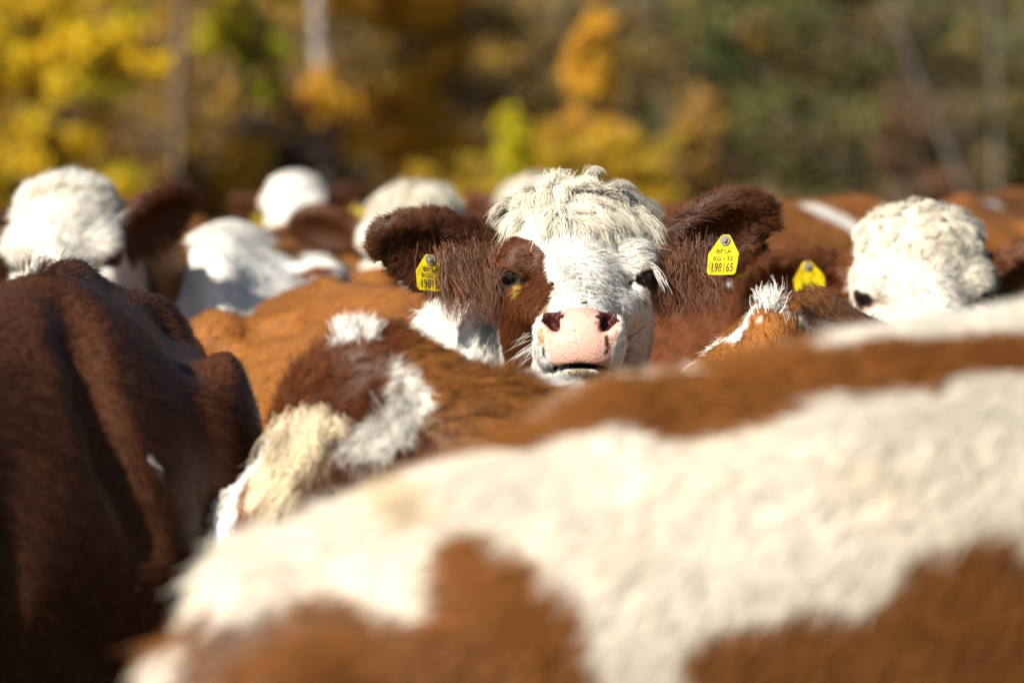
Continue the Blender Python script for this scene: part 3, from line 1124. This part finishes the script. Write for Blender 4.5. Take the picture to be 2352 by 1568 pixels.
for i in range(230):
    y = 53 + 20 * r.random()
    x = (r.random() - .5) * (y * .8 + 6)
    z = float(ground_h(x, y))
    h = 5 + 4 * r.random()
    ln = r.normal() * .12
    q = np.linspace(0, 1, 5)[:, None]
    paths.append(np.array([x, y, z - .1]) + q * np.array([ln * h, 0, h]) + np.cumsum(r.normal(size=(5, 3)) * [.06, .06, 0], 0))
    rad.append(np.linspace(.03 + .07 * r.random(), .02, 5))
V, Q = tubes(paths, rad, 5)
ws = mesh_obj('woodland_trunks', V, Q, M_TWIG)
set_col(ws.data, 'tint', np.array([.13, .11, .095]) * (1 + .5 * noise(V, .5)[:, None]).clip(.4, 1.8))
ws['kind'] = 'stuff'
ws['label'] = 'far grey trunks standing in the wood on the slope'
ws['category'] = 'woodland'


# ================================================================== the herd
ONLY = os.environ.get('ONLY', '')


def want(k):
    return not ONLY or k in ONLY.split(',')


# ---- the cow that looks at the camera
if want('hero'):
    hp = P(1325, 632, 6.3)
    c = Cow('white faced cow with numbered yellow tags in both ears and brown patch over one eye', (-.09, 6.98, 1.30), (.34, -1), 1.0, 0,
            head=(hp, (0, -1), 0), coarse=.026, fine=.0052, grooves=[[(585, 750, .016), (640, 738, .03), (700, 742, .018)]],
            ear={-1: ((-.226, -.06, .040), (-.965, .05, .20), .35), 1: ((.222, -.06, .062), (.90, .05, .42), .35)})
    HERO = c
    # markings
    def patch(h, p, hd, ear):
        u, d, w_ = h.T
        e = .004 * noise(p, 45, 1) + .003 * noise(p, 110, 2)
        lim = np.interp(w_, [-.2, -.10, -.05, -.013, .023, .055, .066], [-.075, -.070, -.052, -.040, -.045, -.066, -.10])
        return hd & (u + e < lim) & (w_ + e < .066) & (d < .20), RED * .8
    c.extra = patch
    c.stroke([(1140, 690, 14), (1150, 730, 18)], CREAM, .006)
    c.blob(c.hpt(.15, -.10, .0), .05, EARB)
    c.blob(c.hpt(-.13, -.10, .02), .035, EARB)
    # neck and shoulder are white on this side, the rest brown
    c.blob(P(1010, 760, 6.66), .17, WHITE, .010)
    c.blob(P(1120, 860, 6.5), .2, WHITE, .010)
    c.stroke([(1182, 654, 2), (1192, 674, 3)], (.26, .16, .02), .004, 80)
    c.stroke([(1445, 652, 6), (1456, 645, 5)], (.16, .10, .03), .004, 80)
    c.stroke([(1462, 668, 4), (1478, 690, 3)], (.30, .20, .06), .004, 80)
    c.stroke([(1252, 712, 7), (1262, 722, 5)], (.42, .25, .12), .004, 90)
    c.stroke([(1398, 712, 6), (1404, 745, 6)], (.40, .22, .12), .004, 90)
    c.stroke([(1240, 762, 8), (1246, 785, 7)], (.55, .36, .20), .006, 60)
    c.stroke([(1290, 702, 3), (1345, 696, 3)], (.06, .07, .015), .003, 90)
    c.stroke([(1392, 770, 4), (1396, 800, 6), (1388, 815, 5)], (.05, .025, .012), .004, 90)
    c.stroke([(1247, 800, 3), (1250, 815, 3)], (.09, .05, .02), .003, 90)
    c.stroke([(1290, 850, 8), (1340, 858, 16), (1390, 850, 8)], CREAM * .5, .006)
    c.stroke([(1440, 800, 16), (1430, 840, 14)], CREAM * .9, .008)
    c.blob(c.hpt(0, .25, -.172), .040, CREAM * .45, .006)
    c.stroke([(1300, 600, 16), (1330, 640, 14)], WHITE * .75, .010)
    c.finish(hairs=330000, L=.02, width=.00085, lift=.25, clump=.010, head_L=.012, head_frac=.72, ear_L=.028, eyes=True, seed=2,
             cvar=.3)
    c.make_forelock(int(28000 * HAIR), 21, .0010, L=.058, sweep=2.2, curl=.10)
    # peaked lock on the crown, side curl by the horn base
    strand_tuft(c, 'forelock_peak', [P(1262 + 10 * i, 452 - 10 * (i % 2), 6.34 + .01 * i) for i in range(4)], [(-.1, -.15, 1), (-.05, -.2, 1), (.15, -.2, 1), (.35, -.2, .9)],
                .032, WHITE * .5 + CREAM * .4, .0010, int(380 * max(HAIR, .2)), .006, .06, .2, 31)
    strand_tuft(c, 'side_curl', [P(1455, 505, 6.33), P(1468, 520, 6.33), P(1475, 540, 6.33)], [(.6, -.3, .4), (.7, -.3, .0), (.5, -.4, -.5)],
                .034, WHITE * .6 + CREAM * .3, .0010, int(330 * max(HAIR, .2)), .006, .3, .6, 33)
    # long hair hanging out of the ears
    R_, D_ = [], []
    for i in range(16):
        f = i / 15
        R_.append(c.hit(1022 + 104 * f, 596 + 14 * math.sin(9 * f) + 10 * f) + np.array([0, -.040 + .028 * f, 0]))
        D_.append((.25 + .15 * f, -.25, -1))
    strand_tuft(c, 'ear_fringe', R_, D_, .064, EARB * 1.25, .0007, int(230 * max(HAIR, .2)), .016, .14, .10, 35)
    R_, D_ = [], []
    for i in range(16):
        f = i / 15
        R_.append(c.hit(1530 + 92 * f, 602 + 12 * math.sin(11 * f) - 22 * f) + np.array([0, -.012, 0]))
        D_.append((-.05 + .18 * f, -.25, -1))
    strand_tuft(c, 'ear_fringe', R_, D_, .064, EARB * 1.25, .0007, int(230 * max(HAIR, .2)), .016, .14, .10, 37)
    # white lashes and whiskers
    strand_tuft(c, 'eyelash', [c.hit(1500 + 2 * i, 612 + 6 * i) for i in range(3)], [(.9, -.1, -.7)] * 3, .026, WHITE, .0008, 9, .003, .03, .6, 39)
    strand_tuft(c, 'eyelash', [c.hit(1155 + 6 * i, 618) for i in range(3)], [(-.6, -.6, -.2)] * 3, .018, DARK, .0009, 25, .003, .03, .4, 41)
    strand_tuft(c, 'whisker', [c.hit(1222, 770), c.hit(1228, 800), c.hit(1436, 790), c.hit(1440, 820), c.hit(1300, 862), c.hit(1380, 862)],
                [(-1, -.4, -.1), (-1, -.4, -.4), (1, -.4, -.1), (1, -.4, -.4), (-.3, -.8, -.6), (.3, -.8, -.6)], .04, WHITE * .9, .0006, 14, .009, .06, .3, 42)
    ear_tag(c, P(1662, 585, 6.27), (1, -.25, .02), (.12, -.06, 1), .052, .066, TEXT, back=P(1684, 592, 6.385))
    ear_tag(c, P(988, 626, 6.31), (1, .35, -.10), (-.03, -.12, 1), .050, .060, TEXT, back=P(972, 632, 6.40))


def herd_cow(label, wither, forward, **k):
    fin = k.pop('fin', {})
    pre = k.pop('pre', None)
    cw = Cow(label, wither, forward, **k)
    if pre:
        pre(cw)
    cw.finish(**fin)
    return cw


# ---- the dark cow on the left, seen along its back from the shoulder
if want('dark'):
    c = Cow('glossy dark red brown cow with a small white scar on its flank', P(95, 682, 5.5), (.07, -1), 1.05, math.radians(-.5), head=((-1.28, 4.75, .98), (-.8, -.6), math.radians(-45)),
            coarse=.03, fine=.03, body_fine=((-1.0, 5.0, .9), (-.3, 7.0, 1.5), .014), neck_mid=(-.92, 4.98, 1.14), bones=1.2, hook=.45,
            grooves=[[(150, 690, .005), (185, 800, .012), (225, 920, .015), (270, 1060, .02), (330, 1220, .026)], [(395, 735, .02), (445, 775, .040), (478, 820, .030)]])
    c.base = c.face = c.earc = np.array([.060, .020, .0075])
    c.stroke([(338, 1040, 4), (352, 1065, 6), (368, 1098, 2)], WHITE, .003, 60)
    c.finish(hairs=280000, L=.016, width=.0009, lift=.14, clump=.010, camt=.4, head_frac=0, seed=4, eyes=True, cvar=.16)
    strand_tuft(c, 'wither_tuft', [c.hit(70 + 22 * i, 632) for i in range(5)], [(.2, -.3, .8), (.35, -.2, .8), (.4, 0, .6), (.5, -.2, .5), (.6, 0, .4)], .035, DARK * .8, .001, 60, .008, .08, .2, 43)

# ---- the young woolly cow with lowered head
if want('woolly'):
    hp = P(800, 806, 5.4) + np.array([-.03, 0, -.15])
    c = Cow('woolly young brown cow turning its lowered head aside, cream hair hanging from its ear', P(1150, 905, 5.27), (-.98, .0), .90, math.radians(4),
            head=(hp, (-1, .08), math.radians(-24)), hscale=1.02, coarse=.026, fine=.009, body_fine=((-.25, 4.9, 1.0), (.35, 5.5, 1.4), .014), bones=.5,
            ear={1: ((.17, -.06, -.045), (.70, -.1, -.70), .2), -1: ((-.2, -.07, .0), (-.9, -.2, -.1), 0)})
    c.face = RED
    c.earc = RED * .8
    c.base = BROWN * .85
    c.stroke([(560, 1000, 20), (540, 1100, 30), (520, 1200, 18)], WHITE, .008)
    c.stroke([(760, 800, 10), (830, 775, 24)], WHITE, .008)
    c.stroke([(890, 840, 10), (930, 890, 16), (975, 935, 26), (910, 985, 28), (820, 1000, 24)], WHITE, .010)
    c.stroke([(1190, 820, 18), (1250, 850, 30), (1310, 885, 22)], WHITE, .008)
    c.stroke([(610, 1090, 30), (590, 1150, 26)], CREAM * .9, .010)
    c.finish(hairs=250000, L=.028, width=.0010, lift=.26, clump=.013, camt=.45, head_L=.022, head_frac=.42, ear_L=.035, body_curl=.05, seed=6, flow=(.8, -.2, -.5), cvar=.45)
    strand_tuft(c, 'ear_fringe', [c.hit(672 + 10 * i, 980 + 14 * math.sin(i)) + np.array([0, -.015, 0]) for i in range(10)], [(-.12 + .04 * i, -.5, -.8) for i in range(10)],
                .10, CREAM * 1.05, .0008, int(420 * max(HAIR, .2)), .011, .2, .3, 45)
    strand_tuft(c, 'poll_tuft', [c.hit(800 + 10 * i, 782) for i in range(5)], [(-.35, -.1, 1), (-.1, 0, 1), (0, 0, 1), (.1, 0, 1), (.3, 0, .8)], .034, WHITE, .0011, 120, .007, .08, .1, 47)
    strand_tuft(c, 'face_lock', [c.hit(535, 1130)], [(-.25, -.2, -1)], .13, WHITE * .9, .0012, 120, .006, .03, .1, 49)

# ---- the big patched cow in front
if want('fore'):
    c = Cow('large brown and white patched cow whose broad back fills the foreground', P(3110, 598, 4.3), (.93, .36), 1.02, math.radians(6), rump=.1,
            coarse=.028, fine=.03, bones=.1, body_fine=((-.5, 3.3, .8), (.8, 4.4, 1.45), .018))
    c.base = WHITE * np.array([1, .97, .92])
    c.stroke([(860, 1112, 34), (980, 1062, 52), (1120, 1015, 62), (1280, 965, 72), (1400, 920, 75), (1650, 880, 80), (1900, 830, 85), (2150, 810, 90), (2400, 800, 90)], BROWN, .012)
    c.stroke([(1200, 900, 40), (1500, 840, 45), (1800, 740, 45), (1900, 720, 40)], BROWN, .012)
    c.stroke([(1650, 900, 80), (1850, 880, 75), (2050, 850, 60), (2350, 820, 60)], BROWN, .012)
    c.stroke([(1480, 930, 50), (1620, 960, 46), (1760, 975, 40), (1860, 930, 40)], BROWN, .012)
    c.stroke([(1960, 720, 26), (2040, 745, 32), (2150, 730, 36), (2280, 720, 30), (2350, 730, 24)], WHITE, .012)
    c.stroke([(1140, 1275, 80), (1150, 1330, 130), (1170, 1450, 185), (1150, 1600, 240)], BROWN, .014)
    c.stroke([(420, 1420, 60), (560, 1480, 120), (760, 1520, 140), (900, 1530, 130), (1050, 1540, 120)], BROWN * .8, .016)
    c.stroke([(1700, 1520, 70), (1850, 1540, 90), (2050, 1500, 110), (2220, 1400, 110), (2350, 1370, 110)], BROWN * .95, .016)
    c.stroke([(2200, 1560, 150), (2400, 1500, 150)], BROWN * .95, .016)
    c.stroke([(900, 1120, 20), (1000, 1180, 24)], CREAM, .02)
    c.stroke([(2560, 900, 120), (2750, 1000, 200), (2850, 1250, 220)], BROWN, .016)
    c.stroke([(2480, 1480, 150), (2650, 1560, 160)], BROWN, .016)
    c.finish(hairs=150000, L=.036, width=.0013, lift=.09, clump=.012, camt=.25, head_frac=0, seed=8, eyes=True, cvar=.10, shade=.05)

# ---- the curly cow on the right
if want('curly'):
    c = Cow('curly cream headed cow with one blank looking yellow ear tag and pink rimmed eyes', (1.02, 8.0, 1.33), (-.35, -1), 1.0, 0,
            head=(P(2122, 674, 7.3), (.03, -1), math.radians(-10)), hscale=1.04, coarse=.03, fine=.0085,
            ear={-1: ((-.222, -.06, .015), (-.97, .05, .02), .3), 1: ((.218, -.06, .03), (.94, .05, .2), .3)})
    c.face = WHITE * .75 + CREAM * .25
    c.earc = EARB * 2.0
    c.stroke([(1985, 712, 12), (2010, 700, 8)], PINK, .005)
    c.stroke([(2240, 712, 10), (2262, 712, 8)], PINK, .005)
    c.finish(hairs=140000, L=.022, width=.0011, clump=.012, head_L=.014, head_frac=.75, ear_L=.030, seed=12, cvar=.4)
    c.make_forelock(int(18000 * HAIR), 51, .0011, L=.030, sweep=.3, curl=.22, colour=WHITE * .5 + CREAM * .5)
    ear_tag(c, P(1858, 640, 7.27), (1, .2, .12), (-.12, -.15, 1), .062, .066, [('190831', -.30, .020, .62)])

# ---- the cow whose white edged ridge shows beside the tagged cow
if want('ridge'):
    c = Cow('brown cow with a white edged spine and a spiky white tuft, beside the tagged cow', P(1775, 735, 5.95) + np.array([.31, 1.25, -.095]), (.25, 1), .97, math.radians(-7.5), coarse=.03, fine=.03,
            body_fine=((.1, 5.7, 1.0), (.8, 6.6, 1.45), .014), bones=.15)
    c.stroke([(1545, 850, 14), (1620, 805, 16), (1690, 770, 16), (1750, 735, 14)], WHITE, .014, 40)
    c.stroke([(1720, 715, 12), (1765, 700, 14), (1810, 715, 14), (1850, 740, 12)], WHITE, .012, 40)
    c.finish(hairs=110000, L=.020, width=.001, clump=.011, head_frac=0, seed=14, lift=.16, camt=.3, cvar=.2)
    strand_tuft(c, 'tail_tuft', [c.hit(1755 + 8 * i, 708) for i in range(4)], [(-.3, -.1, 1), (-.1, 0, 1), (.05, 0, 1), (.3, 0, .8)], .036, WHITE, .001, 70, .006, .08, .1, 53)

FAR = dict(coarse=.036, fine=.016)
FF = dict(hairs=34000, L=.022, width=.0017, clump=.014, head_L=.012, lift=.18, cvar=.2, camt=.3)
if want('far'):
    def p4(c):
        c.base = WHITE
        c.stroke([(680, 632, 14), (740, 630, 22), (800, 640, 16)], RED, .010)
    herd_cow('white cow with a brown rump patch behind the tagged cow', P(510, 560, 8.9) + np.array([-.05, .95, .015]), (-.05, 1), scale=1.04, pre=p4, coarse=.032, fine=.03, bones=1.2, fin=dict(FF, head_frac=.02, seed=21, hairs=60000, width=.0015))
    def p8(c):
        c.stroke([(70, 462, 7), (110, 446, 9), (165, 440, 8), (230, 446, 9), (268, 470, 7)], CREAM * .55, .008)
        c.stroke([(130, 560, 16), (170, 600, 14)], WHITE * .62, .012)
    herd_cow('white faced cow tilting its head, half hidden behind the dark cow', (-.78, 8.95, 1.34), (-.25, -1), head=(P(148, 588, 8.2), (-.06, -1), math.radians(-20), math.radians(4)), coarse=.034, fine=.011, pre=p8,
             ear={-1: ((-.2, -.08, .0), (-.8, -.5, .1), .2), 1: ((.18, -.10, .03), (.7, -.6, .2), .2)}, fin=dict(FF, hairs=70000, head_frac=.8, head_L=.02, seed=22, forelock=5000, lock_L=.018, width=.0013))
    c = herd_cow('white headed cow with raised poll behind the head tilting cow', (-.75, 10.3, 1.36), (-.1, -1), head=(P(165, 558, 9.5), (.02, -1), math.radians(-12)), coarse=.036, fine=.014, ear={1: ((.185, -.06, .05), (.9, 0, .35), .2, .72), -1: ((-.19, -.06, .03), (-.9, 0, .2), .2, .75)},
                 fin=dict(FF, head_frac=.8, seed=23))
    ear_tag(c, P(328, 522, 9.4), (1, .1, 0), (0, -.1, 1), .028, .035, None)
    c = herd_cow('white faced cow with raised head, pink nose and round yellow tag', (-.62, 13.6, 1.36), (-.05, -1), head=(P(672, 484, 13.0), (-.08, -1), math.radians(0)), hscale=.86, coarse=.036, fine=.015,
                 ear={1: ((.19, -.06, .05), (.9, .0, .45), .3, .8), -1: ((-.18, -.06, .02), (-.9, .0, .05), .3, .8)}, fin=dict(FF, head_frac=.8, seed=24))
    ear_tag(c, P(820, 497, 12.5), (1, .1, 0), (0, -.1, 1), .065, .07, None)
    ear_tag(c, P(596, 508, 12.5), (1, .6, 0), (.2, -.1, 1), .05, .07, None)
    def p11(c):
        c.stroke([(930, 450, 26), (950, 480, 20)], CREAM * .8, .012)
        c.stroke([(1010, 470, 10), (1030, 520, 12)], WHITE * .6, .012)
    herd_cow('white faced cow with pointed poll behind the tagged ear', (-.05, 11.3, 1.37), (-.3, -1), head=(P(935, 575, 10.4), (-.30, -1), math.radians(-16)), coarse=.036, fine=.014, hscale=1.08, pre=p11,
             fin=dict(FF, hairs=44000, head_frac=.8, seed=25, forelock=5000, lock_L=.045))
    def p12(c):
        c.stroke([(1110, 530, 14), (1150, 510, 14), (1190, 480, 30)], WHITE, .01)
    herd_cow('cow with white poll and brown cheek peeping past the curly forelock', (.35, 12.6, 1.35), (-.7, -.7), head=(P(1195, 530, 11.6), (-.75, -.65), math.radians(-12)), coarse=.036, fine=.015, pre=p12,
             fin=dict(FF, head_frac=.8, seed=26, forelock=3500, lock_L=.045))
    def p13(c):
        c.stroke([(1870, 482, 20), (1930, 500, 26), (1985, 545, 20), (2010, 600, 12)], WHITE, .012)
        c.stroke([(1985, 545, 14), (2010, 500, 16), (2040, 480, 12)], WHITE, .012)
    herd_cow('brown cow with a forked white patch on its shoulder', P(1970, 470, 10.6), (.62, .78), scale=1.06, pre=p13, fin=dict(FF, hairs=50000, head_frac=.02, seed=27), **FAR)
    def p16(c):
        c.base = RED
        c.stroke([(1690, 655, 14), (1740, 648, 16), (1790, 660, 12)], WHITE, .010)
    herd_cow('red brown cow with a white spot on its back below the larger tagged ear', P(1700, 640, 8.0) + np.array([.14, .92, .015]), (.15, 1), pre=p16, fin=dict(FF, hairs=50000, head_frac=.02, seed=28), **FAR)
    def p17(c):
        c.stroke([(2255, 462, 10), (2290, 470, 8)], WHITE, .01)
    herd_cow('plain brown cow with a pale fleck behind the curly cow', P(2330, 452, 12.2), (.3, 1), pre=p17, scale=1.05, fin=dict(FF, head_frac=.02, seed=29), **FAR)
    herd_cow('tan brown cow seen from behind between two white faced cows', P(420, 508, 12.0), (.2, 1), fin=dict(FF, head_frac=.02, seed=30), **FAR)
    herd_cow('shaggy light brown cow behind the patched white rump', P(440, 548, 10.6), (.75, .65), scale=.95, fin=dict(FF, head_frac=.02, seed=31, L=.035), **FAR)
    herd_cow('dark brown cow at the edge of the herd beside the head tilting cow', P(-40, 500, 11.2), (.2, -1), head=((-1.7, 10.3, 1.0), (-.4, -1), -.6), pre=lambda c: setattr(c, 'base', RED), fin=dict(FF, head_frac=.02, seed=32), **FAR)
    def p21(c):
        c.base = RED * .8
        c.stroke([(740, 510, 12), (790, 520, 12), (840, 545, 10)], WHITE, .01)
    herd_cow('dark brown rump with a white stripe below the round tagged head', P(770, 535, 11.5) + np.array([.05, .95, 0]), (.05, 1), scale=.98, pre=p21, fin=dict(FF, head_frac=.02, seed=33), **FAR)
